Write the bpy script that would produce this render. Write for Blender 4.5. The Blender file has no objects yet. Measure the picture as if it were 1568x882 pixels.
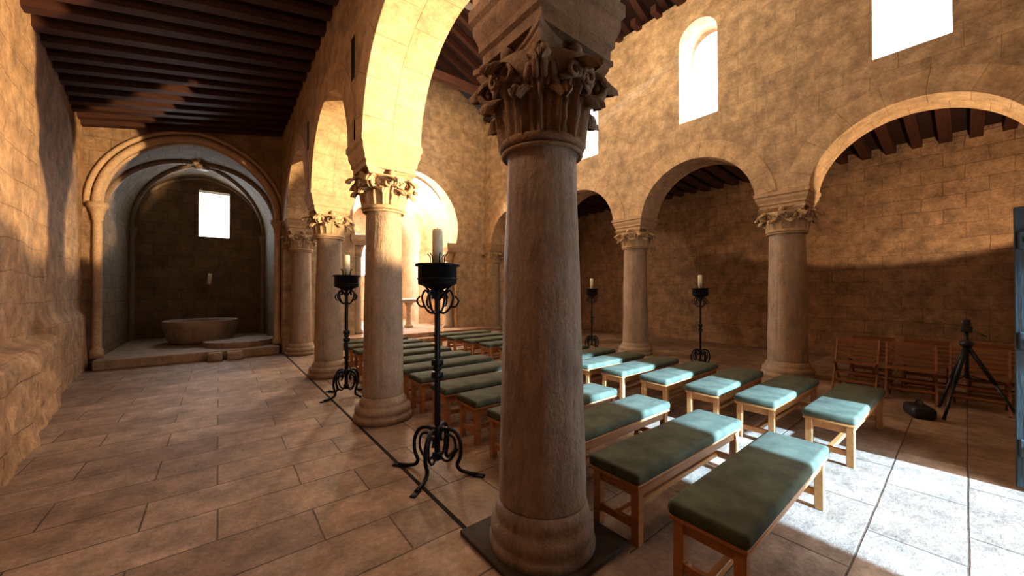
import bpy, bmesh, math, random
from mathutils import Vector, Matrix, noise
from mathutils.geometry import tessellate_polygon
random.seed(7)
S=bpy.context.scene
pi=math.pi

# ------------------------------------------------------------------ materials
def newmat(name):
    m=bpy.data.materials.new(name); m.use_nodes=True
    nt=m.node_tree; b=nt.nodes['Principled BSDF']
    return m,nt,b
def node(nt,t,**k):
    n=nt.nodes.new(t)
    for a,v in k.items(): setattr(n,a,v)
    return n
def mixc(nt,fac,a,b,mode='MIX'):
    n=nt.nodes.new('ShaderNodeMix'); n.data_type='RGBA'; n.blend_type=mode
    for s,v in ((n.inputs[0],fac),(n.inputs[6],a),(n.inputs[7],b)):
        if hasattr(v,'is_output') or isinstance(v,bpy.types.NodeSocket): nt.links.new(v,s)
        elif isinstance(v,(int,float)): s.default_value=v
        else: s.default_value=(*v,1)
    return n.outputs[2]
def ramp(nt,src,p0,p1,c0=(0,0,0),c1=(1,1,1)):
    r=nt.nodes.new('ShaderNodeValToRGB'); e=r.color_ramp.elements
    e[0].position=p0; e[1].position=p1; e[0].color=(*c0,1); e[1].color=(*c1,1)
    nt.links.new(src,r.inputs[0]); return r.outputs[0]
def noisen(nt,vec,scale,detail=6,rough=.6):
    n=nt.nodes.new('ShaderNodeTexNoise'); n.inputs['Scale'].default_value=scale
    n.inputs['Detail'].default_value=detail; n.inputs['Roughness'].default_value=rough
    nt.links.new(vec,n.inputs['Vector']); return n
def mathn(nt,op,a,b):
    n=nt.nodes.new('ShaderNodeMath'); n.operation=op
    for s,v in ((n.inputs[0],a),(n.inputs[1],b)):
        if isinstance(v,(int,float)): s.default_value=v
        else: nt.links.new(v,s)
    return n.outputs[0]
def stone(name,c1,c2,mortar,bw=.55,bh=.3,ms=.008,stain=(.2,.12,.07),stainamt=.5,rough=.85,distort=.03,bump=.5,brick=True,nscale=1.0,sq=(0.5,2),jointbump=.45,worn=.6,stretch=1,grain=.45,mott=.65):
    m,nt,b=newmat(name)
    tc=node(nt,'ShaderNodeTexCoord')
    mp=node(nt,'ShaderNodeMapping'); mp.inputs['Scale'].default_value=(1,1,stretch); nt.links.new(tc.outputs['Object'],mp.inputs[0])
    OC=mp.outputs[0]
    big=noisen(nt,OC,.9*nscale,5,.65)
    med=noisen(nt,OC,4.5*nscale,6,.7)
    fine=noisen(nt,OC,28*nscale,4,.7)
    if brick:
        dn=noisen(nt,tc.outputs['Object'],1.6,3,.5)
        vm=node(nt,'ShaderNodeVectorMath',operation='SUBTRACT'); nt.links.new(dn.outputs['Color'],vm.inputs[0]); vm.inputs[1].default_value=(.5,.5,.5)
        vs=node(nt,'ShaderNodeVectorMath',operation='SCALE'); nt.links.new(vm.outputs[0],vs.inputs[0]); vs.inputs['Scale'].default_value=distort*2
        va=node(nt,'ShaderNodeVectorMath',operation='ADD'); nt.links.new(tc.outputs['UV'],va.inputs[0]); nt.links.new(vs.outputs[0],va.inputs[1])
        bt=node(nt,'ShaderNodeTexBrick'); nt.links.new(va.outputs[0],bt.inputs['Vector'])
        bt.offset=sq[0]; bt.offset_frequency=2
        bt.inputs['Color1'].default_value=(*c1,1); bt.inputs['Color2'].default_value=(*c2,1); bt.inputs['Mortar'].default_value=(*mortar,1)
        bt.inputs['Scale'].default_value=1; bt.inputs['Brick Width'].default_value=bw; bt.inputs['Row Height'].default_value=bh
        bt.inputs['Mortar Size'].default_value=ms; bt.inputs['Mortar Smooth'].default_value=.6; bt.inputs['Bias'].default_value=0
        wearf=mathn(nt,'MULTIPLY',ramp(nt,big.outputs[0],.42,.62),worn)
        avg=tuple((p+q)/2 for p,q in zip(c1,c2))
        base=mixc(nt,wearf,bt.outputs['Color'],avg)
        fac=mathn(nt,'MULTIPLY',bt.outputs['Fac'],mathn(nt,'SUBTRACT',1.0,wearf))
    else:
        base=mixc(nt,ramp(nt,med.outputs[0],.35,.65),c1,c2); fac=None
    blot=noisen(nt,OC,2.1*nscale,7,.72)
    col=mixc(nt,mathn(nt,'MULTIPLY',ramp(nt,blot.outputs[0],.46,.66),stainamt),base,stain)
    col=mixc(nt,mott,col,ramp(nt,med.outputs[0],.3,.7,(.5,.5,.5),(1.28,1.22,1.16)),'MULTIPLY')
    col=mixc(nt,grain,col,ramp(nt,fine.outputs[0],.3,.7,(.5,.5,.5),(1.3,1.3,1.3)),'MULTIPLY')
    nt.links.new(col,b.inputs['Base Color'])
    b.inputs['Roughness'].default_value=rough
    h=mathn(nt,'ADD',mathn(nt,'MULTIPLY',fine.outputs[0],grain),mathn(nt,'MULTIPLY',med.outputs[0],.8))
    if fac: h=mathn(nt,'SUBTRACT',h,mathn(nt,'MULTIPLY',fac,jointbump))
    bp=node(nt,'ShaderNodeBump'); bp.inputs['Strength'].default_value=bump; bp.inputs['Distance'].default_value=.03
    nt.links.new(h,bp.inputs['Height']); nt.links.new(bp.outputs[0],b.inputs['Normal'])
    return m
def wood(name,c1,c2,axis=(1,8,8),rough=.6,bump=.2,scale=2.5):
    m,nt,b=newmat(name)
    tc=node(nt,'ShaderNodeTexCoord'); mp=node(nt,'ShaderNodeMapping'); mp.inputs['Scale'].default_value=axis
    nt.links.new(tc.outputs['Object'],mp.inputs[0])
    n=noisen(nt,mp.outputs[0],scale,6,.65)
    nt.links.new(mixc(nt,ramp(nt,n.outputs[0],.3,.7),c1,c2),b.inputs['Base Color'])
    b.inputs['Roughness'].default_value=rough
    bp=node(nt,'ShaderNodeBump'); bp.inputs['Strength'].default_value=bump; bp.inputs['Distance'].default_value=.01
    nt.links.new(n.outputs[0],bp.inputs['Height']); nt.links.new(bp.outputs[0],b.inputs['Normal'])
    return m
def plain(name,c,rough=.6,metal=0,noiseamt=.3,nscale=20,bump=.1):
    m,nt,b=newmat(name)
    tc=node(nt,'ShaderNodeTexCoord'); n=noisen(nt,tc.outputs['Object'],nscale,5,.6)
    d=tuple(x*(1-noiseamt) for x in c)
    nt.links.new(mixc(nt,ramp(nt,n.outputs[0],.35,.65),d,c),b.inputs['Base Color'])
    b.inputs['Roughness'].default_value=rough; b.inputs['Metallic'].default_value=metal
    bp=node(nt,'ShaderNodeBump'); bp.inputs['Strength'].default_value=bump; bp.inputs['Distance'].default_value=.005
    nt.links.new(n.outputs[0],bp.inputs['Height']); nt.links.new(bp.outputs[0],b.inputs['Normal'])
    return m

M_ash=stone('ashlar_sandstone',(.58,.43,.275),(.50,.365,.23),(.39,.28,.17),bw=.62,bh=.33,ms=.006,stain=(.33,.23,.145),stainamt=.6,distort=.035,bump=.5,worn=.7,grain=.4,mott=.9)
M_vou=stone('voussoir_stone',(.64,.47,.29),(.56,.40,.245),(.40,.27,.16),bw=.42,bh=.36,ms=.006,stain=(.42,.28,.16),stainamt=.45,distort=.012,bump=.45,worn=.3,grain=.4,mott=.8)
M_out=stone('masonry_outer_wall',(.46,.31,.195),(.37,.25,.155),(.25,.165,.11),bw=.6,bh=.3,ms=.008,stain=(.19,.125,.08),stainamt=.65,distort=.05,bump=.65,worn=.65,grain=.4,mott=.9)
M_left=stone('rough_plaster_wall',(.58,.39,.24),(.48,.32,.19),(.36,.23,.14),bw=.7,bh=.36,ms=.008,stain=(.30,.18,.11),stainamt=.65,distort=.06,bump=.7,worn=.85,grain=.4,mott=.95)
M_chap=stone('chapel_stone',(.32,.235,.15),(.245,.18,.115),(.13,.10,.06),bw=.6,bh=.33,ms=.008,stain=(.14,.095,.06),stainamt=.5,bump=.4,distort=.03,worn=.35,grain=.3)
M_rib=stone('rib_stone',(.66,.48,.32),(.54,.38,.25),(.3,.2,.1),brick=False,stain=(.40,.25,.15),stainamt=.4,bump=.35)
M_apse=stone('apse_stone',(.74,.58,.42),(.64,.48,.34),(.44,.30,.19),bw=.6,bh=.3,ms=.006,stain=(.5,.33,.21),stainamt=.3,bump=.4)
M_col=stone('column_shaft_stone',(.48,.38,.295),(.31,.23,.18),(0,0,0),brick=False,stain=(.17,.115,.09),stainamt=.65,rough=.6,bump=.75,nscale=2.1,stretch=.45,grain=.45,mott=.9)
M_col2=stone('column_shaft_warm',(.48,.37,.27),(.36,.265,.19),(0,0,0),brick=False,stain=(.24,.165,.12),stainamt=.55,rough=.65,bump=.6,nscale=1.9,stretch=.5,grain=.4,mott=.85)
M_cap=stone('capital_stone',(.42,.29,.185),(.30,.205,.13),(0,0,0),brick=False,stain=(.16,.105,.07),stainamt=.55,bump=.55,nscale=2.2,grain=.5,mott=.9)
M_cap2=stone('capital_pale_stone',(.62,.45,.28),(.50,.36,.22),(0,0,0),brick=False,stain=(.34,.22,.13),stainamt=.45,bump=.45,nscale=2,grain=.4)
M_floor=stone('floor_slabs',(.47,.34,.255),(.29,.20,.145),(.10,.065,.045),bw=.95,bh=.43,ms=.008,stain=(.20,.14,.105),stainamt=.6,rough=.6,distort=.010,bump=.35,sq=(.43,2),worn=.12,grain=.45,mott=.9)
M_styl=stone('floor_border_slabs',(.40,.29,.21),(.29,.205,.155),(.06,.04,.03),bw=.5,bh=.9,ms=.009,stain=(.16,.10,.08),stainamt=.5,rough=.6,distort=.01,bump=.3,worn=.15)
M_grnd=stone('outside_paving',(.5,.45,.38),(.42,.38,.32),(.2,.2,.2),bump=.2)
M_beam=wood('beam_dark_wood',(.032,.012,.007),(.085,.027,.014),(1,9,9),.7,.4)
M_board=wood('roof_board_wood',(.02,.008,.006),(.04,.015,.010),(8,1,8),.8,.4)
M_bwood=wood('bench_wood',(.34,.14,.042),(.47,.22,.075),(1,7,7),.4,.08)
M_chair=wood('chair_wood',(.17,.07,.025),(.27,.11,.04),(6,1,6),.5,.1)
M_door=wood('door_blue_wood',(.010,.014,.015),(.035,.042,.042),(8,8,1),.8,.5)
M_cush=plain('green_velvet',(.095,.10,.06),.9,0,.45,6,.25)
M_iron=plain('wrought_iron',(.022,.022,.026),.45,.6,.4,30,.3)
M_wax=plain('candle_wax',(.80,.74,.54),.45,0,.08,8,.05)
M_black=plain('black_plastic',(.018,.018,.018),.5,0,.3,20,.05)
M_cloth=plain('altar_cloth',(.8,.8,.78),.8,0,.05,6,.1)
M_void=plain('painted_dark_recess',(.02,.014,.01),.95)
M_slab=stone('dark_plinth_stone',(.09,.065,.05),(.06,.045,.035),(0,0,0),brick=False,stain=(.03,.025,.02),stainamt=.5,bump=.3)

# ------------------------------------------------------------------ mesh builder
class MB:
    def __init__(s): s.v=[];s.f=[];s.m=[];s.s=[];s.uv=[]
    def face(s,idx,m=0,sm=False,uv=None):
        s.f.append(tuple(idx)); s.m.append(m); s.s.append(sm); s.uv.append(uv)
    def hexa(s,p,m=0):
        o=len(s.v); s.v+= [tuple(q) for q in p]
        for q in ((0,3,2,1),(4,5,6,7),(0,1,5,4),(1,2,6,5),(2,3,7,6),(3,0,4,7)): s.face([o+i for i in q],m)
    def box(s,x0,x1,y0,y1,z0,z1,m=0,T=None):
        p=[(x0,y0,z0),(x1,y0,z0),(x1,y1,z0),(x0,y1,z0),(x0,y0,z1),(x1,y0,z1),(x1,y1,z1),(x0,y1,z1)]
        if T: p=[tuple(T@Vector(q)) for q in p]
        s.hexa(p,m)
    def beam(s,a,b,w,h,m=0):
        a=Vector(a);b=Vector(b);d=(b-a).normalized(); up=Vector((0,0,1))
        if abs(d.z)>.98: up=Vector((0,1,0))
        side=d.cross(up).normalized(); u=side.cross(d).normalized()
        P=[]
        for sz in (-1,1):
            for (q,sd) in ((a,-1),(b,-1),(b,1),(a,1)):
                P.append(q+side*sd*w/2+u*sz*h/2)
        s.hexa(P,m)
    def bm(s,bm,m=0,sm=True,T=None):
        o=len(s.v)
        for i,v in enumerate(bm.verts):
            v.index=i; s.v.append(tuple(T@v.co if T else v.co))
        for f in bm.faces: s.face([o+v.index for v in f.verts],m,sm)
    def rbox(s,x0,x1,y0,y1,z0,z1,r=.01,m=0,seg=2,T=None,sm=True):
        b=bmesh.new(); bmesh.ops.create_cube(b,size=1)
        for v in b.verts:
            v.co=Vector(((x0+x1)/2+v.co.x*(x1-x0),(y0+y1)/2+v.co.y*(y1-y0),(z0+z1)/2+v.co.z*(z1-z0)))
        bmesh.ops.bevel(b,geom=b.edges[:],offset=r,segments=seg,affect='EDGES',profile=.5)
        s.bm(b,m,sm,T); b.free()
    def lathe(s,prof,seg=32,c=(0,0,0),m=0,sm=True,cap=True,fn=None):
        o=len(s.v); n=len(prof)
        for (r,z) in prof:
            for k in range(seg):
                a=2*pi*k/seg
                rr=r*(fn(a,z) if fn else 1)
                s.v.append((c[0]+rr*math.cos(a),c[1]+rr*math.sin(a),c[2]+z))
        for i in range(n-1):
            for k in range(seg):
                k2=(k+1)%seg
                s.face((o+i*seg+k,o+i*seg+k2,o+(i+1)*seg+k2,o+(i+1)*seg+k),m,sm)
        if cap:
            s.face([o+k for k in reversed(range(seg))],m); s.face([o+(n-1)*seg+k for k in range(seg)],m)
    def tube(s,pts,rad,seg=8,m=0,sm=True):
        pts=[Vector(p) for p in pts]; n=len(pts); o=len(s.v)
        if not isinstance(rad,(list,tuple)): rad=[rad]*n
        up=None
        for i,p in enumerate(pts):
            t=(pts[min(i+1,n-1)]-pts[max(i-1,0)]).normalized()
            if up is None:
                up=Vector((0,0,1)) if abs(t.z)<.9 else Vector((1,0,0))
            a=(up-t*up.dot(t)).normalized(); b=t.cross(a); up=a
            for k in range(seg):
                q=p+(a*math.cos(2*pi*k/seg)+b*math.sin(2*pi*k/seg))*rad[i]
                s.v.append(tuple(q))
        for i in range(n-1):
            for k in range(seg):
                k2=(k+1)%seg
                s.face((o+i*seg+k,o+i*seg+k2,o+(i+1)*seg+k2,o+(i+1)*seg+k),m,sm)
        s.face([o+k for k in reversed(range(seg))],m); s.face([o+(n-1)*seg+k for k in range(seg)],m)
    def rloft(s,prof,c=(0,0,0),m=0):
        o=len(s.v)
        for (hx,hy,z) in prof:
            for sx,sy in ((-1,-1),(1,-1),(1,1),(-1,1)): s.v.append((c[0]+sx*hx,c[1]+sy*hy,c[2]+z))
        n=len(prof)
        for i in range(n-1):
            for k in range(4):
                k2=(k+1)%4; s.face((o+i*4+k,o+i*4+k2,o+i*4+4+k2,o+i*4+4+k),m)
        s.face((o+3,o+2,o+1,o),m); s.face([o+(n-1)*4+k for k in range(4)],m)
    def grid(s,fn,nu,nv,m=0,sm=True,uvf=None):
        o=len(s.v)
        for j in range(nv+1):
            for i in range(nu+1): s.v.append(tuple(fn(i/nu,j/nv)))
        for j in range(nv):
            for i in range(nu):
                a=o+j*(nu+1)+i
                uv=None
                if uvf: uv=[uvf(i/nu,j/nv),uvf((i+1)/nu,j/nv),uvf((i+1)/nu,(j+1)/nv),uvf(i/nu,(j+1)/nv)]
                s.face((a,a+1,a+nu+2,a+nu+1),m,sm,uv)
    def plate(s,outer,holes,t0,t1,axis,m=0):
        loops=[outer]+holes; flat=[p for l in loops for p in l]
        tris=tessellate_polygon([[Vector((p[0],p[1],0)) for p in l] for l in loops])
        def P(p,t): return (t,p[0],p[1]) if axis=='x' else (p[0],t,p[1])
        o=len(s.v); n=len(flat)
        s.v+=[P(p,t0) for p in flat]+[P(p,t1) for p in flat]
        for t in tris:
            s.face([o+i for i in t],m); s.face([o+n+i for i in reversed(t)],m)
        k=0
        for l in loops:
            L=len(l)
            for i in range(L):
                a=o+k+i; b=o+k+(i+1)%L
                s.face((a,b,b+n,a+n),m)
            k+=L
    def archring(s,s0,zs,a,rise,t0,t1,w,axis,m=0,seg=36,ang=None):
        r=(a*a+rise*rise)/(2*rise); cz=zs+rise-r
        a0=math.asin(max(-1,min(1,(zs-cz)/r)))
        ri=r-.006; ro=r+w
        def P(r_,th,t):
            x=s0+r_*math.cos(th); z=cz+r_*math.sin(th)
            return (t,x,z) if axis=='x' else (x,t,z)
        o=len(s.v)
        for i in range(seg+1):
            th=a0+(pi-2*a0)*i/seg
            for (rr,t) in ((ri,t0),(ri,t1),(ro,t1),(ro,t0)): s.v.append(P(rr,th,t))
        for i in range(seg):
            u0=(pi-2*a0)*i/seg*r; u1=(pi-2*a0)*(i+1)/seg*r
            q=o+i*4
            T=t1-t0
            s.face((q,q+4,q+5,q+1),m,False,[(u0,0.0),(u1,0.0),(u1,T),(u0,T)])
            s.face((q+1,q+5,q+6,q+2),m,False,[(u0,0),(u1,0),(u1,w),(u0,w)])
            s.face((q+2,q+6,q+7,q+3),m,False,[(u0,0),(u1,0),(u1,T),(u0,T)])
            s.face((q+3,q+7,q+4,q),m,False,[(u0,w),(u1,w),(u1,0),(u0,0)])
        s.face((o,o+1,o+2,o+3),m); q=o+seg*4; s.face((q+3,q+2,q+1,q),m)
    def make(s,name,mats,parent=None,loc=None,rot=None,fixn=True):
        me=bpy.data.meshes.new(name); me.from_pydata(s.v,[],s.f)
        for mt in mats: me.materials.append(mt)
        for p,mi,sm in zip(me.polygons,s.m,s.s): p.material_index=mi; p.use_smooth=sm
        uvl=me.uv_layers.new(name='UVMap')
        for p,uv in zip(me.polygons,s.uv):
            nrm=p.normal; ax=max(range(3),key=lambda i:abs(nrm[i]))
            for j,li in enumerate(p.loop_indices):
                if uv: uvl.data[li].uv=uv[j]; continue
                c=me.vertices[me.loops[li].vertex_index].co
                uvl.data[li].uv=(c.y,c.z) if ax==0 else ((c.x,c.z) if ax==1 else (c.x,c.y))
        if fixn:
            b=bmesh.new(); b.from_mesh(me); bmesh.ops.recalc_face_normals(b,faces=b.faces[:]); b.to_mesh(me); b.free()
        ob=bpy.data.objects.new(name,me); S.collection.objects.link(ob)
        if parent: ob.parent=parent
        if loc: ob.location=loc
        if rot: ob.rotation_euler=rot
        return ob
def dup(ob,loc,rot=(0,0,0),scale=None):
    o=bpy.data.objects.new(ob.name.split('.')[0],ob.data); S.collection.objects.link(o)
    o.location=loc; o.rotation_euler=rot
    if scale: o.scale=scale
    return o
def archpts(s0,zs,a,rise,n=28):
    r=(a*a+rise*rise)/(2*rise); cz=zs+rise-r; a0=math.asin(max(-1,min(1,(zs-cz)/r)))
    return [(s0+r*math.cos(th),cz+r*math.sin(th)) for th in [a0+(pi-2*a0)*i/n for i in range(n+1)]]
def windowhole(s0,w,z0,z1,n=14):
    a=w/2; zs=z1-a
    return [(s0-a,z0),(s0+a,z0)]+archpts(s0,zs,a,a*.999,n)
def catmull(P,n=6):
    P=[Vector(p) for p in P]; out=[]
    for i in range(len(P)-1):
        p0=P[max(i-1,0)];p1=P[i];p2=P[i+1];p3=P[min(i+2,len(P)-1)]
        for k in range(n):
            t=k/n
            out.append(.5*((2*p1)+(-p0+p2)*t+(2*p0-5*p1+4*p2-p3)*t*t+(-p0+3*p1-3*p2+p3)*t**3))
    out.append(P[-1]); return out

# ------------------------------------------------------------------ key dims
XL0,XL1=1.28,1.98; XLc=1.63
XR0,XR1=7.95,8.65; XRc=8.30
YL=[-1.30,1.68,4.62,7.55,10.5]
YR=[-1.1,2.1,5.3,8.45,11.5]
ZS=3.40; ZN=8.0
YW=-1.5; YE=11.6
XO=11.9

# ---- floor
b=MB(); b.box(-2.6,1.30,YW-.4,11.3,-.2,0,0); b.box(1.96,12.3,YW-.4,YE+.8,-.2,0,0); b.box(1.30,1.96,YW-.4,11.6,-.2,0,1)
b.box(-2.6,1.30,11.3,15.4,-.2,0,0)
b.make('floor',[M_floor,M_styl])
b=MB(); b.box(1.285,1.315,YW,10.9,0,.003,0); b.make('trim_floor_channel',[M_void])
b=MB(); b.box(-40,50,-60,YW-.4,-.25,-.03,0); b.box(-40,50,15.4,60,-.25,-.03,0); b.box(-40,-2.6,YW-.4,15.4,-.25,-.03,0); b.box(12.3,50,YW-.4,15.4,-.25,-.03,0); b.make('ground_outside',[M_grnd])

# ---- arcades
def arcade(name,ys,pier,rise,x0,x1,yend,windows,slots=()):
    out=[(YW,ZS)]
    arches=[]
    for i in range(len(ys)-1):
        a0=ys[i]+pier; a1=ys[i+1]-pier; c=(a0+a1)/2; a=(a1-a0)/2
        pts=list(reversed(archpts(c,ZS,a,rise)))
        out+=pts; arches.append((c,a))
    out+=[(yend,ZS),(yend,ZN),(YW,ZN)]
    b=MB(); b.plate(out,[windowhole(*w) for w in windows]+[list(s) for s in slots],x0,x1,'x',0)
    for c,a in arches: b.archring(c,ZS,a,rise,x0-.008,x1+.008,.34,'x',1)
    return b.make(name,[M_ash,M_vou])
winR=[(.5,.8,5.2,7.3),(3.57,.8,5.28,7.4),(6.6,.8,5.28,7.4),(9.6,.8,5.28,7.4)]
arcade('wall_arcade_left',YL,.30,1.17,XL0,XL1,YE,[(y,.7,6.0,7.3) for y,_,_,_ in winR])
arcade('wall_arcade_right',YR,.40,1.04,XR0,XR1,YE,winR)
b=MB()
for y in (4.72,7.62):
    b.box(XL0-.004,XL0+.02,y-.07,y+.07,4.2,4.72,0)  # flat dark boxes, colour stands in for the shade inside the slots
b.make('trim_wall_slots',[M_void])
b=MB(); b.box(XL0,XL1,10.86,YE,0,ZS,0); b.make('wall_pier_left_east',[M_ash])
b=MB(); b.box(XR0,XR1,11.25,YE,0,ZS,0); b.make('wall_pier_right_east',[M_ash])

# ---- side walls
def leftx(y):
    return -1.65 if y<5.0 else -1.65-.5*(y-5.0)/6.3
b=MB()
def lw(u,v):
    y=YW+(11.35-YW)*u; z=5.1*v
    n=noise.fractal(Vector((y*1.1,z*1.3,3)),1,2,5)*.03+noise.noise(Vector((y*5,z*5,1)))*.008
    lower=.08*max(0,min(1,(1.25-z)/.15)) if y>7.8 else 0
    return (leftx(y)+n+lower-.02,y,z)
b.grid(lw,220,100,0,True,lambda u,v:(YW+(11.35-YW)*u,5.1*v))
b.box(-2.6,-2.25,YW,11.4,0,5.3,0)
b.make('wall_left',[M_left],fixn=False)
b=MB()
prof=[(0,1.02),(.12,.98),(.24,.95),(.31,.90),(.34,.80),(.335,.6),(.33,.4),(.34,.2),(.36,.0)]
def ledge(u,v):
    y=1.0+7.2*u; k=v*(len(prof)-1); i=min(int(k),len(prof)-2); t=k-i
    px=prof[i][0]*(1-t)+prof[i+1][0]*t; pz=prof[i][1]*(1-t)+prof[i+1][1]*t
    px*=1-.45*max(0,(y-4.5)/3.7)
    e=1-max(0,(u-.965)/.035)**2*.9
    n=noise.fractal(Vector((y*1.6,pz*2.2,7)),1,2,5)*.055
    return (leftx(y)-.04+(px+n)*e, y+n*.3, max(0,pz+n*.5 if v<.8 else pz))
b.grid(ledge,150,40,0,True,lambda u,v:(1+7.2*u,v*1.3))
b.make('wall_left_stone_ledge',[M_left],fixn=False)

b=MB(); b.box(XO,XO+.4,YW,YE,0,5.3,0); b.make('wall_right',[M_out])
b=MB(); b.box(-2.4,2.85,YW-.4,YW,0,6.0,0); b.box(4.95,12.3,YW-.4,YW,0,6.0,0); b.box(2.85,4.95,YW-.4,YW,2.45,6.0,0)
b.plate([(1.3,6.0),(8.65,6.0),(8.65,ZN),(4.97,9.8),(1.3,ZN)],[],YW-.4,YW,'y',0); b.make('wall_west',[M_ash])
tri=archpts(4.97,3.3,1.75,2.35)
out=[(XL0+.0,0),(4.97-1.75,0)]+list(reversed(tri))+[(4.97+1.75,0),(12.3,0),(12.3,5.3),(8.7,6.2),(8.7,ZN),(4.97,9.8),(XL0,ZN)]
b=MB(); b.plate(out,[],YE,YE+.6,'y',0); b.archring(4.97,3.3,1.75,2.35,YE-.012,YE+.61,.42,'y',1)
b.make('wall_east',[M_ash,M_vou])

def capital(b,c,z0,z1,r0,hw,m,ribs=True,detail=1.0):
    H=z1-z0; ab=.09*H/.5
    bell=[(r0+.012,0),(r0+.01,.1*H),(r0+.02,.4*H),(r0+.05,.65*H),(r0+.12,.82*H),(min(hw*1.05,r0+.2),H-ab)]
    b.lathe([(r,z) for r,z in bell],28,(c[0],c[1],z0),m)
    def bellr(z):
        for i in range(len(bell)-1):
            if z<=bell[i+1][1]:
                t=(z-bell[i][1])/max(1e-6,bell[i+1][1]-bell[i][1]); return bell[i][0]*(1-t)+bell[i+1][0]*t
        return bell[-1][0]
    P=[(c[0]+(r0+.03)*math.cos(2*pi*k/40),c[1]+(r0+.03)*math.sin(2*pi*k/40),z0) for k in range(41)]
    b.tube(P,.028,8,m)
    b.tube([(p[0],p[1],p[2]-.045) for p in P],.014,6,m)
    def leaf(ang,h,wd,out):
        n1,n2=14,18
        def fn(u,v):
            uu=(u-.5)*2
            if v<.72: z=h*v/.72*.97; r=bellr(z)+.020+.035*v
            else:
                t=(v-.72)/.28*pi*1.05
                z=h*.97+math.sin(t)*.05*detail-(1-math.cos(t))*.018
                r=bellr(h*.97)+.020+.025+(1-math.cos(t))*.5*out
            w=wd*(1-.2*v)*(1 if v<.85 else 1-((v-.85)/.15)**2*.7)*(.84+.2*abs(math.sin(v*pi*4)))
            r+= .022*math.cos(uu*pi*3.0)*(.7 if ribs else .2) -.03*uu*uu*(1-.3*v) + (.016 if abs(uu)<.12 else 0)
            a=ang+uu*w/max(r,.1)
            return (c[0]+r*math.cos(a),c[1]+r*math.sin(a),z0+z)
        b.grid(fn,n1,n2,m,True)
        def fb(u,v):
            p=Vector(fn(1-u,v)); q=Vector((c[0],c[1],p.z)); d=(q-p).normalized(); return p+d*.016
        b.grid(fb,n1,n2,m,True)
    for k in range(8): leaf(2*pi*k/8+pi/8,.42*H,.10*r0/.24,.10)
    for k in range(8): leaf(2*pi*k/8,.70*H,.095*r0/.24,.13)
    for k in range(4):
        a=pi/4+k*pi/2; d=Vector((math.cos(a),math.sin(a),0)); sd=Vector((-d.y,d.x,0))
        cr=hw*1.414-.11; cz=z1-ab-.085
        for sgn in (-1,1):
            pts=[];rad=[]
            pts+= [Vector((c[0],c[1],0))+d*(r0+.05)+sd*sgn*.09+Vector((0,0,z0+.5*H)),Vector((c[0],c[1],0))+d*(r0+.08)+sd*sgn*.06+Vector((0,0,z0+.68*H))]
            rad+= [.024,.026]
            for i in range(26):
                t=i/25; th=pi*.85-t*2*pi*1.6; rr=.09*(1-.82*t)
                pts.append(Vector((c[0],c[1],0))+d*(cr+rr*math.cos(th))+sd*sgn*(.022)+Vector((0,0,cz+rr*math.sin(th)))); rad.append(.026*(1-.4*t))
            b.tube(pts,rad,7,m)
        a2=k*pi/2; d=Vector((math.cos(a2),math.sin(a2),0)); sd=Vector((-d.y,d.x,0))
        for sgn in (-1,1):
            pts=[];rad=[]
            pts.append(Vector((c[0],c[1],0))+d*(r0+.06)+sd*sgn*.13+Vector((0,0,z0+.55*H))); rad.append(.018)
            for i in range(18):
                t=i/17; th=pi-t*2*pi*1.2 if sgn>0 else t*2*pi*1.2; rr=.055*(1-.8*t)
                pts.append(Vector((c[0],c[1],0))+d*(r0+.115)+sd*(sgn*.06+rr*math.cos(th))+Vector((0,0,cz-.02+rr*math.sin(th)))); rad.append(.018*(1-.4*t))
            b.tube(pts,rad,6,m)
        bb=bmesh.new(); bmesh.ops.create_uvsphere(bb,u_segments=10,v_segments=6,radius=.045)
        b.bm(bb,m,True,Matrix.Translation(Vector((c[0],c[1],z1-ab*.5))+d*(hw-.03))); bb.free()
    N=10; pts=[]
    for k in range(4):
        a=pi/4+k*pi/2
        p0=Vector((hw*(1 if math.cos(a)>0 else -1),hw*(1 if math.sin(a)>0 else -1),0))
        a=pi/4+(k+1)*pi/2
        p1=Vector((hw*(1 if math.cos(a)>0 else -1),hw*(1 if math.sin(a)>0 else -1),0))
        for i in range(N):
            t=i/N; p=p0.lerp(p1,t); inw=math.sin(pi*t)*.07
            nrm=-((p0+p1)/2).normalized(); p=p+nrm*inw; pts.append(p)
    o=len(b.v); n=len(pts)
    levels=((.90,-ab),(.97,-ab*.6),(.97,-ab*.45),(1.03,-ab*.35),(1.03,0))
    for sc,z in levels:
        for p in pts: b.v.append((c[0]+p.x*sc,c[1]+p.y*sc,z1+z))
    for i in range(len(levels)-1):
        for k in range(n):
            k2=(k+1)%n; b.face((o+i*n+k,o+i*n+k2,o+(i+1)*n+k2,o+(i+1)*n+k),m)
    b.face([o+k for k in reversed(range(n))],m); b.face([o+(len(levels)-1)*n+k for k in range(n)],m)

def impost(b,c,z0,z1,hx,hy,m):
    H=z1-z0
    b.rloft([(hx*.86,hy*.86,0),(hx*.86,hy*.86,.18*H),(hx*.92,hy*.92,.24*H),(hx*.92,hy*.92,.36*H),(hx*.99,hy*.99,.55*H),(hx*1.0,hy*1.0,.60*H),(hx*1.0,hy*1.0,.72*H),(hx*1.06,hy*1.06,.80*H),(hx*1.06,hy*1.06,H)],(c[0],c[1],z0),m)

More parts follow.
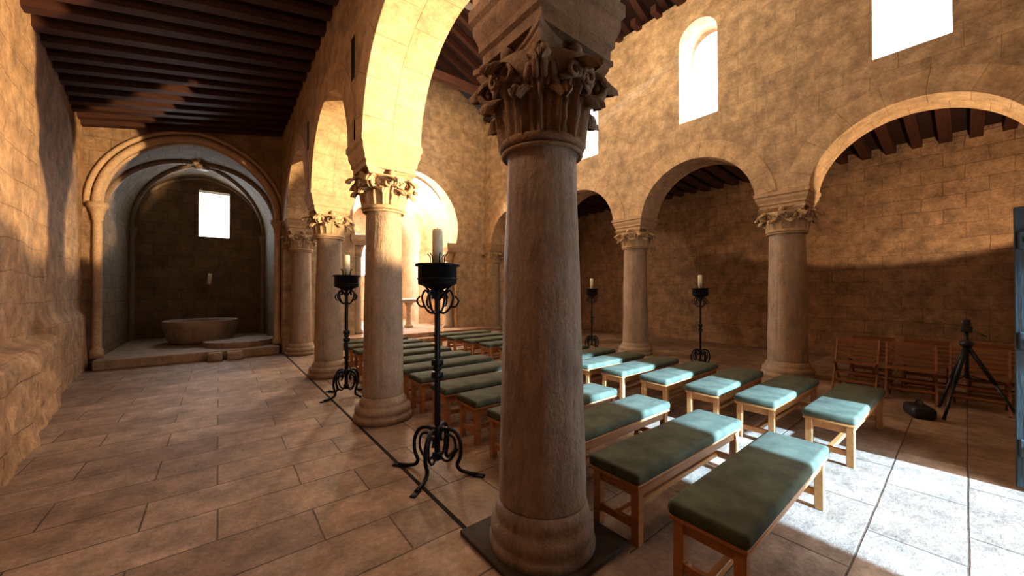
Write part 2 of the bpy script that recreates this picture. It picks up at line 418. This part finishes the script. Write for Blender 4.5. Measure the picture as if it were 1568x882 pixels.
def column(x,y,rb,rt,zneck,zcap,mshaft,mcap,hw,imp,ribs=True,seed=0,e=.11,ix=0,iy=0):
    b=MB()
    base=[(rb+e,0),(rb+e,.06),(rb+e-.005,.075),(rb+e*.7,.085),(rb+e*.82,.11),(rb+e*.85,.14),(rb+e*.75,.175),(rb+e*.4,.19),(rb+e*.35,.21),(rb+e*.36,.235),(rb+.02,.25),(rb+.005,.30)]
    b.lathe(base,48,(x,y,.0),0)
    prof=[]
    n=90
    for i in range(n+1):
        t=i/n; z=.29+(zneck-.06-.29)*t
        prof.append((rb+(rt-rb)*t**1.15,z))
    prof.append((rt+.02,zneck-.05)); prof.append((rt+.02,zneck))
    def fn(a,z):
        ca,sa=math.cos(a),math.sin(a)
        return 1+.026*noise.fractal(Vector((ca*1.6,sa*1.6,z*1.1+seed)),1,2,5)-.05*max(0,noise.noise(Vector((ca*7,sa*7,z*.6+seed)))-.22)-.03*max(0,noise.noise(Vector((ca*5,sa*5,z*6+seed)))-.35)
    b.lathe(prof,128,(x,y,0),0,fn=fn)
    capital(b,(x,y),zneck,zcap,rt,hw,1,ribs)
    impost(b,(x+ix,y+iy),zcap,ZS+.002,imp[0],imp[1],1)
    return b.make('column',[mshaft,mcap])
column(XLc-.01,1.71,.275,.218,2.50,3.05,M_col,M_cap,.31,(.35,.32),seed=1,e=.06,ix=.01,iy=-.03)
for i,y in enumerate(YL[2:]):
    column(XLc,y,.245,.210,2.62,3.06,M_col2,M_cap2,.29,(.35,.31),ribs=False,seed=5+i*3)
column(XLc,YL[0],.245,.210,2.62,3.06,M_col2,M_cap2,.29,(.35,.31),ribs=False,seed=9)
for i,y in enumerate(YR):
    column(XRc,y,.31,.275,2.70,3.12,M_col2,M_cap2,.35,(.38,.40),ribs=False,seed=20+i*3)
b=MB(); b.rbox(1.24,2.02,1.33,2.09,.0,.03,.008,0); b.make('stone_plinth_slab',[M_slab])

for x in (4.97-1.62,4.97+1.62):
    b=MB(); b.lathe([(.2,.262),(.2,.33),(.15,.40),(.14,2.6),(.15,2.65)],24,(x,YE+.3,0),0)
    b.lathe([(.15,2.65),(.17,2.8),(.24,3.0)],20,(x,YE+.3,0),1)
    b.rloft([(.2,.3,3.0),(.26,.36,3.15),(.26,.36,3.3)],(x,YE+.3,0),1)
    b.make('arch_jamb_column',[M_col2,M_cap2])

# ---- chancel
b=MB()
b.box(2.5,2.9,YE+.6,17.9,0,3.6,0)
b.plate([(YE+.6,0),(17.9,0),(17.9,3.6),(YE+.6,3.6)],[windowhole(14.2,.9,1.6,3.2),windowhole(12.9,.6,1.0,3.0)],7.04,7.44,'x',0)  # side window added here to bring warm light into the chancel
b.plate([(2.5,0),(7.44,0),(7.44,6.2),(2.5,6.2)],[windowhole(4.97,.8,2.3,4.2)],17.5,17.9,'y',0)
b.make('wall_chancel',[M_apse])
b=MB()
def vault(u,v):
    th=pi*u; return (4.97+2.09*math.cos(th),YE+.55+5.5*v,3.4+2.09*math.sin(th))
b.grid(vault,30,4,0,False,lambda u,v:(u*6.5,v*5.5)); b.make('ceiling_chancel',[M_apse],fixn=False)
arc2=archpts(4.97,3.1,1.35,1.9)
b=MB(); b.plate([(2.9,.25),(4.97-1.35,.25)]+list(reversed(arc2))+[(4.97+1.35,.25),(7.04,.25),(7.04,5.6),(2.9,5.6)],[],13.9,14.3,'y',0)
b.archring(4.97,3.1,1.35,1.9,13.89,14.31,.3,'y',1)
b.make('wall_chancel_inner_arch',[M_apse,M_vou])
b=MB(); b.rbox(2.05,7.90,10.45,YE+.4,0,.13,.01,0,sm=False); b.rbox(2.05,7.90,10.8,YE,.0,.26,.01,0,sm=False); b.box(2.9,7.04,YE-.02,17.5,0,.255,0)
b.make('floor_chancel_step',[M_floor])
b=MB(); b.rbox(4.0,5.7,12.5,13.2,1.16,1.27,.015,0); b.rbox(3.96,5.74,12.44,13.26,1.265,1.29,.008,1)
b.rbox(3.96,4.6,12.43,12.46,.95,1.28,.004,1)
for x in (4.25,5.45):
    b.lathe([(.16,.262),(.16,.32),(.1,.38),(.09,1.0),(.15,1.1),(.15,1.16)],16,(x,12.85,0),0)
b.make('altar',[M_apse,M_cloth])

# ---- left chapel
cx=-.38; A=1.58
def parch(a,c,n=16):
    r=a+c; th1=math.acos(c/r); pts=[]
    for i in range(n+1):
        th=th1*i/n; pts.append((cx-c+r*math.cos(th),3.4+r*math.sin(th)))
    L=[(2*cx-x,z) for x,z in reversed(pts)]
    return pts+L[1:]
pa=parch(A,.15)
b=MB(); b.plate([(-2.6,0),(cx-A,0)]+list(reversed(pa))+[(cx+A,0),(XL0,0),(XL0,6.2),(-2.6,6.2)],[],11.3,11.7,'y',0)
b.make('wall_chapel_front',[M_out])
def sweeparch(b,a,c,rads,m):
    P=[(x,0,z) for x,z in parch(a,c,20)]
    for (dy,r) in rads:
        b.tube([(x,dy,z) for x,_,z in P],r,8,m)
b=MB()
sweeparch(b,A+.02,.15,[(11.27,.075),(11.55,.06)],0)
sweeparch(b,A+.16,.15,[(11.28,.05)],0)
for sx in (-1,1):
    x=cx+sx*(A+.0)
    b.lathe([(.11,0.205),(.11,.35),(.075,.42),(.07,3.05),(.09,3.07),(.08,3.1),(.13,3.3),(.16,3.32),(.16,3.42)],16,(x,11.27,0),0)
b.make('trim_chapel_arch',[M_rib])
b=MB()
PV=parch(1.60,.15,20)
def cv(u,v):
    k=u*(len(PV)-1); i=min(int(k),len(PV)-2); t=k-i
    return (PV[i][0]*(1-t)+PV[i+1][0]*t,11.65+3.4*v,PV[i][1]*(1-t)+PV[i+1][1]*t)
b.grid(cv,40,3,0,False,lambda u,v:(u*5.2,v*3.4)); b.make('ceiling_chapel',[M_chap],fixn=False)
b=MB()
for flip in (0,1):
    pts=[]
    for i in range(41):
        t=i/40; p=cv(t,(1-t) if flip else t); pts.append((p[0]*.985+cx*.015,p[1],p[2]-.03))
    b.tube(pts,.06,8,0)
for yy in (14.95,):
    b.tube([(x,yy,z-.02) for x,z in PV],.06,8,0)
b.lathe([(.02,0),(.16,.0),(.16,.1)],16,(cx,13.35,3.4+1.68-.1),0)
for x in (cx-1.55,cx+1.55):
    b.lathe([(.12,.205),(.07,.4),(.065,3.1),(.12,3.35),(.12,3.42)],14,(x,14.9,0),0)
b.make('trim_vault_ribs',[M_col2])
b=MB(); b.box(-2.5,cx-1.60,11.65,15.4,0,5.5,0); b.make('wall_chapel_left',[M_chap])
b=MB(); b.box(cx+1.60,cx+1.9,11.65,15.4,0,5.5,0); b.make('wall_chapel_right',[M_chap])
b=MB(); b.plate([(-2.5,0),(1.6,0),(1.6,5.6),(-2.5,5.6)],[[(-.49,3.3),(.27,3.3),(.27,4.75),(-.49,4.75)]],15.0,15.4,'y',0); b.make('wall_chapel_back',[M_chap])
b=MB(); b.rbox(-1.95,1.2,10.85,15.05,0,.2,.02,0,sm=False)
b.lathe([(.75,.2),(.75,.33)],36,(.45,11.9,0),0,False)
b.make('floor_chapel_step',[M_col2])
for (x,y,s) in ((.30,10.68,.15),(-.05,10.70,.13)):
    b=MB(); b.rbox(x-s,x+s,y-.12,y+.12,0.002,.19,.03,0); b.make('loose_stone_block',[M_col2])
b=MB(); c=(-.35,13.1,.202)
b.lathe([(.62,0),(.66,.03),(.70,.10),(.74,.22),(.78,.40),(.80,.46),(.80,.58),(.79,.60),(.70,.60),(.68,.56),(.60,.35),(.3,.28),(.02,.27)],48,c,0)
b.make('baptismal_font',[M_col2])
b=MB(); b.tube([(-.30,13.95,.21),(-.22,13.95,1.75)],.02,8,0); b.lathe([(.05,0),(.09,.03),(.09,.06),(.04,.07)],12,(-.22,13.95,1.72),0)
b.tube([(-.22,13.95,1.78),(-.19,13.95,2.1)],.045,10,1); b.lathe([(.16,0),(.15,.03),(.03,.05)],14,(-.30,13.95,.202),0)
b.tube([(-.36,13.95,1.6),(-.08,13.95,1.65)],.018,6,0)
b.make('processional_candle_stand',[M_chair,M_wax])

# ---- roofs
def aisle_roof(name,xa,za,xb,zb,y0,y1,step=.40,ph=0):
    b=MB()
    b.hexa([(xa,y0,za+.17),(xb,y0,zb+.17),(xb,y1,zb+.17),(xa,y1,za+.17),(xa,y0,za+.26),(xb,y0,zb+.26),(xb,y1,zb+.26),(xa,y1,za+.26)],0)
    b.make('ceiling_'+name,[M_board])
    b=MB(); y=y0+.15+ph
    while y<y1-.1:
        j=random.uniform(-.015,.015)
        b.beam((xa,y,za+.085+j),(xb,y,zb+.085+j),.16+random.uniform(-.02,.02),.18,0); y+=step
    b.make('ceiling_beams_'+name,[M_beam])
aisle_roof('left_aisle',-2.35,4.86,1.30,5.62,YW,11.3)
aisle_roof('right_aisle',12.1,4.70,8.6,4.92,YW,11.6)
b=MB()
for sx in (-1,1):
    xa=4.97+sx*4.1
    b.hexa([(xa,YW-.4,ZN+.16),(4.97,YW-.4,9.85),(4.97,YE+.6,9.85),(xa,YE+.6,ZN+.16),(xa,YW-.4,ZN+.26),(4.97,YW-.4,9.95),(4.97,YE+.6,9.95),(xa,YE+.6,ZN+.26)],0)
b.make('ceiling_nave',[M_board])
b=MB(); y=YW+.2
while y<YE:
    for sx in (-1,1):
        b.beam((4.97+sx*3.9,y,ZN+.08),(4.97,y,9.74),.14,.17,0)
        b.beam((4.97+sx*3.55,y+.0,ZN+.0),(4.97+sx*2.7,y,ZN+.0),.13,.16,0)
    y+=.52
for yy in (0.9,3.9,6.9,9.9):
    b.beam((1.5,yy,ZN+.05),(8.4,yy,ZN+.05),.2,.24,0)
b.make('ceiling_beams_nave',[M_beam])

# ---- benches
def bench_mesh():
    b=MB(); L=1.6; W=.40
    b.rbox(-L/2,L/2,-W/2,W/2,.385,.465,.03,1,seg=4)
    b.rbox(-L/2+.01,L/2-.01,-W/2+.01,W/2-.01,.365,.392,.006,0)
    for sx in (-1,1):
        for sy in (-1,1):
            x=sx*(L/2-.06); y=sy*(W/2-.05)
            b.rbox(x-.028,x+.028,y-.028,y+.028,0,.37,.004,0,seg=1,sm=False)
        x=sx*(L/2-.06)
        b.rbox(x-.013,x+.013,-W/2+.07,W/2-.07,.295,.367,.003,0,seg=1,sm=False)
        b.rbox(x-.016,x+.016,-W/2+.07,W/2-.07,.09,.14,.003,0,seg=1,sm=False)
    for sy in (-1,1):
        y=sy*(W/2-.05)
        b.rbox(-L/2+.08,L/2-.08,y-.012,y+.012,.295,.367,.003,0,seg=1,sm=False)
    b.rbox(-L/2+.07,L/2-.07,-.02,.02,.095,.135,.003,0,seg=1,sm=False)
    return b
first=None
def put_bench(x,y,r=0):
    global first
    if first is None:
        first=bench_mesh().make('bench',[M_bwood,M_cush]); first.location=(x,y,0); first.rotation_euler=(0,0,r)
    else: dup(first,(x,y,0),(0,0,r))
put_bench(2.70,.83,.0)
for y in (1.45,2.10,2.72,3.33,3.94,4.6,5.25,5.9,6.6,7.3,8.0,8.7):
    put_bench(2.84+random.uniform(-.03,.03),y,random.uniform(-.02,.02))
for y in (.80,1.40,1.98,2.60,3.20,3.82,4.45,5.1,5.8,6.5,7.2,7.9,8.6):
    put_bench(5.22+random.uniform(-.04,.04),y,random.uniform(-.025,.025))

# ---- candle stands
def stand_mesh():
    b=MB()
    b.rbox(-.02,.02,-.02,.02,.10,1.62,.004,0,seg=1)
    for z in (.82,.93): b.rbox(-.042,.042,-.042,.042,z,z+.06,.014,0)
    b.rbox(-.03,.03,-.03,.03,.89,.925,.008,0)
    b.rbox(-.036,.036,-.036,.036,.32,.40,.01,0); b.rbox(-.034,.034,-.034,.034,.10,.17,.01,0)
    for k in range(4):
        a=k*pi/2+.35; d=Vector((math.cos(a),math.sin(a),0))
        def R(P,n=6): return [d*p[0]+Vector((0,0,p[1])) for p in [(q.x,q.y) for q in catmull([(x,z,0) for x,z in P],n)]]
        b.tube(R([(.02,.15),(.07,.10),(.13,.12),(.17,.20),(.16,.30),(.10,.33),(.07,.28),(.09,.24)]),.012,6,0)
        b.tube(R([(.02,.34),(.08,.38),(.17,.36),(.22,.27),(.22,.16),(.19,.08),(.22,.035),(.30,.018),(.38,.016)]),.017,6,0)
        b.tube(R([(.02,1.42),(.06,1.40),(.12,1.45),(.15,1.54),(.12,1.60),(.085,1.57),(.10,1.53)]),.010,6,0)
        b.tube(R([(.12,1.46),(.17,1.46),(.20,1.51),(.17,1.55)]),.009,6,0)
        b.tube(R([(.02,1.52),(.05,1.56),(.10,1.62),(.13,1.65)]),.010,6,0)
        b.rbox(.34,.44,-.025,.025,0,.014,.004,0,seg=1,T=Matrix.Rotation(a,4,'Z'))
    b.lathe([(.03,1.60),(.10,1.63),(.165,1.655),(.17,1.66),(.17,1.81),(.195,1.815),(.195,1.835),(.165,1.835),(.16,1.80),(.02,1.79)],32,(0,0,0),0)
    b.lathe([(.178,1.70),(.178,1.712)],32,(0,0,0),0)
    for k in range(6):
        a=k*pi/3; d=Vector((math.cos(a),math.sin(a),0))
        b.tube([d*.055+Vector((0,0,1.79)),d*.065+Vector((0,0,1.90)),d*.09+Vector((0,0,1.93))],.005,5,0)
    b.lathe([(.046,1.79),(.047,2.12),(.042,2.145),(.02,2.14)],20,(0,0,0),1)
    b.tube([(0,0,2.13),(.002,0,2.165)],.004,5,0)
    return b
st=stand_mesh().make('candle_stand',[M_iron,M_wax]); st.location=(1.52,2.95,0); st.rotation_euler=(0,0,.3)
dup(st,(1.53,5.95,0),(0,0,.1))
dup(st,(8.0,3.55,0),(0,0,.6),(.9,.9,.9))
dup(st,(8.0,6.45,0),(0,0,.9),(.9,.9,.9))

# ---- folding chairs
def chair_mesh():
    b=MB(); w=.50
    for s in (-1,1):
        y=s*w/2
        b.beam((-.22,y,0.01),(.20,y,.80),.022,.04,0)
        b.beam((.22,y-s*.03,0.01),(-.20,y-s*.03,.45),.022,.04,0)
        b.beam((-.23,y-s*.015,.44),(.12,y-s*.015,.43),.02,.035,0)
    for i in range(7):
        x=-.22+i*.05; b.box(x,x+.036,-w/2,w/2,.445,.46,0)
    for z in (.52,.58,.64,.70,.76,.79):
        x=-.22+.42*(z/.79)-.02; b.box(x,x+.015,-w/2,w/2,z-.02,z+.02,0)
    for z,x in ((.16,-.14),(.16,.15),(.09,.18),(.28,-.08),(.28,.05)): b.box(x,x+.02,-w/2,w/2,z-.015,z+.015,0)
    return b
ch=chair_mesh().make('folding_chair',[M_chair]); ch.location=(8.0,1.12,0)
dup(ch,(7.95,.52,0),(0,0,.05)); dup(ch,(8.0,-.10,0),(0,0,-.05))
dup(ch,(8.62,1.02,0),(0,0,-.06)); dup(ch,(8.60,.40,0),(0,0,.04)); dup(ch,(8.66,-.25,0),(0,0,.02))
# ---- tripod
b=MB(); apex=Vector((0,0,.92))
for a in (.6,2.7,4.8):
    d=Vector((math.cos(a),math.sin(a),0))
    b.tube([apex,d*.22+Vector((0,0,.46))],.022,8,0); b.tube([d*.20+Vector((0,0,.5)),d*.42+Vector((0,0,.02))],.015,8,0)
    b.tube([d*.21+Vector((0,0,.48)),Vector((0,0,.55))],.008,6,0)
b.tube([(0,0,.5),(0,0,1.12)],.02,10,0); b.rbox(-.05,.05,-.05,.05,1.08,1.16,.012,0); b.rbox(-.06,.06,-.035,.035,1.17,1.24,.012,0); b.tube([(0,0,1.12),(-.15,-.15,1.05)],.008,6,0)
b.lathe([(.05,.9),(.06,.95),(.03,.98)],12,(0,0,0),0)
b.make('camera_tripod',[M_black],loc=(7.3,.0,0))
b=MB(); b.rbox(-.16,.16,-.11,.11,0,.15,.045,0,seg=3); b.tube([(-.1,0,.14),(-.05,0,.2),(.05,0,.2),(.1,0,.14)],.01,6,0)
b.make('camera_bag',[M_black],loc=(6.95,.38,0),rot=(0,0,.4))

# ---- doors
def leaf(name,x,y0,y1):
    b=MB(); n=5; w=(y1-y0)/n
    for i in range(n): b.rbox(x,x+.05,y0+i*w+.003,y0+(i+1)*w-.003,.03,2.27,.006,0,seg=1,sm=False)
    for z in (.35,1.2,2.0):
        b.rbox(x-.035,x+.002,y0+.02,y1-.02,z-.07,z+.07,.008,0,seg=1,sm=False)
        b.box(x-.042,x-.03,y0,y1-.05,z-.02,z+.02,1)
        for i in range(8):
            yy=y0+.08+i*(y1-y0-.16)/7
            b.rbox(x-.05,x-.035,yy-.012,yy+.012,z-.012,z+.012,.004,1,seg=1)
    b.make(name,[M_door,M_iron])
leaf('door_1',4.98,-1.48,-.24); leaf('door_2',2.78,-1.48,-.26)

# ------------------------------------------------------------------ lights
def lamp(kind,name,loc,energy,color,target=None,**k):
    l=bpy.data.lights.new(name,kind); l.energy=energy; l.color=color
    for a,v in k.items(): setattr(l,a,v)
    o=bpy.data.objects.new(name,l); S.collection.objects.link(o); o.location=loc
    if target is not None: o.rotation_euler=(Vector(target)-Vector(loc)).to_track_quat('-Z','Y').to_euler()
    return o
WARM=(1,.77,.50); DAY=(.55,.77,1.0)
lamp('SUN','sun',(3,-10,6),34,(.36,.66,1.0),target=(3+.07*10,0,6-3.3),angle=.03)
for i,(y,w,z0,z1) in enumerate(winR):
    lamp('AREA','window_daylight',(XR1+.02,y,(z0+z1)/2-.1),60,(1,.95,.88),target=(0,y,(z0+z1)/2-1.2),shape='RECTANGLE',size=.7,size_y=1.8)
lamp('AREA','door_daylight',(4.0,YW-.5,1.3),30,DAY,target=(4.2,5,.6),shape='RECTANGLE',size=1.7,size_y=2.2)
lamp('AREA','chapel_window_daylight',(-.11,15.42,4.0),45,(.82,.91,1),target=(-.11,12,1.6),shape='RECTANGLE',size=.72,size_y=1.4)
lamp('AREA','chancel_window_daylight',(4.97,17.95,3.2),350,(.85,.92,1),target=(4.97,12,2.0),shape='RECTANGLE',size=.75,size_y=1.8)
lamp('AREA','chancel_side_fill',(7.5,14.2,2.4),350,(1,.88,.7),target=(3,13.2,1.5),shape='RECTANGLE',size=.8,size_y=1.5)  # added warm fill through the invented side window
lamp('POINT','nave_fill',(5.6,4.2,7.1),150,WARM,shadow_soft_size=.4)  # unseen points added above the view as warm nave fill, no real lamps
lamp('POINT','nave_fill',(5,8.2,7.2),170,WARM,shadow_soft_size=.4)
lamp('POINT','chancel_fill',(4.97,12.9,5.0),420,(1,.84,.64),shadow_soft_size=.15)  # added point light to brighten the chancel, no fixture there
lamp('POINT','aisle_fill',(-.1,2.2,4.0),50,(1,.72,.52),shadow_soft_size=.3)  # unseen fill point added over the left aisle
def el(src,az_target,elev):
    s=Vector(src); d=Vector((az_target[0]-s.x,az_target[1]-s.y,0)).normalized(); d.z=math.tan(math.radians(elev)); return s+d*5
src=(6.5,-1.2,2.0)
lamp('SPOT','west_fill_spot',src,7500,(1,.72,.40),target=el(src,(1.2,5.2),14.5),spot_size=math.radians(31),spot_blend=.2,shadow_soft_size=.10)  # unseen spot added for the warm light on left arcade and wall
src=(8.8,-.7,2.15)
lamp('SPOT','aisle_fill_spot',src,230,(1,.70,.44),target=el(src,(11.9,1.4),56),spot_size=math.radians(112),spot_blend=.05,shadow_soft_size=.08)  # unseen spot added to shape the bright band on the right aisle wall
w=bpy.data.worlds.new('World'); S.world=w; w.use_nodes=True
bg=w.node_tree.nodes['Background']
bg.inputs[0].default_value=(.85,.93,1,1); bg.inputs[1].default_value=5

# ------------------------------------------------------------------ camera
c=bpy.data.cameras.new('camera'); co=bpy.data.objects.new('camera',c); S.collection.objects.link(co)
c.sensor_width=36; c.lens=36*559/1568; c.clip_start=.05; c.clip_end=300
co.location=(0,0,1.6); co.rotation_euler=(math.radians(90.4),0,math.radians(-38.8)); S.camera=co
S.view_settings.view_transform='Standard'
for lk in ('Medium High Contrast','Standard - Medium High Contrast'):
    try: S.view_settings.look=lk; break
    except Exception: pass
S.view_settings.exposure=.45
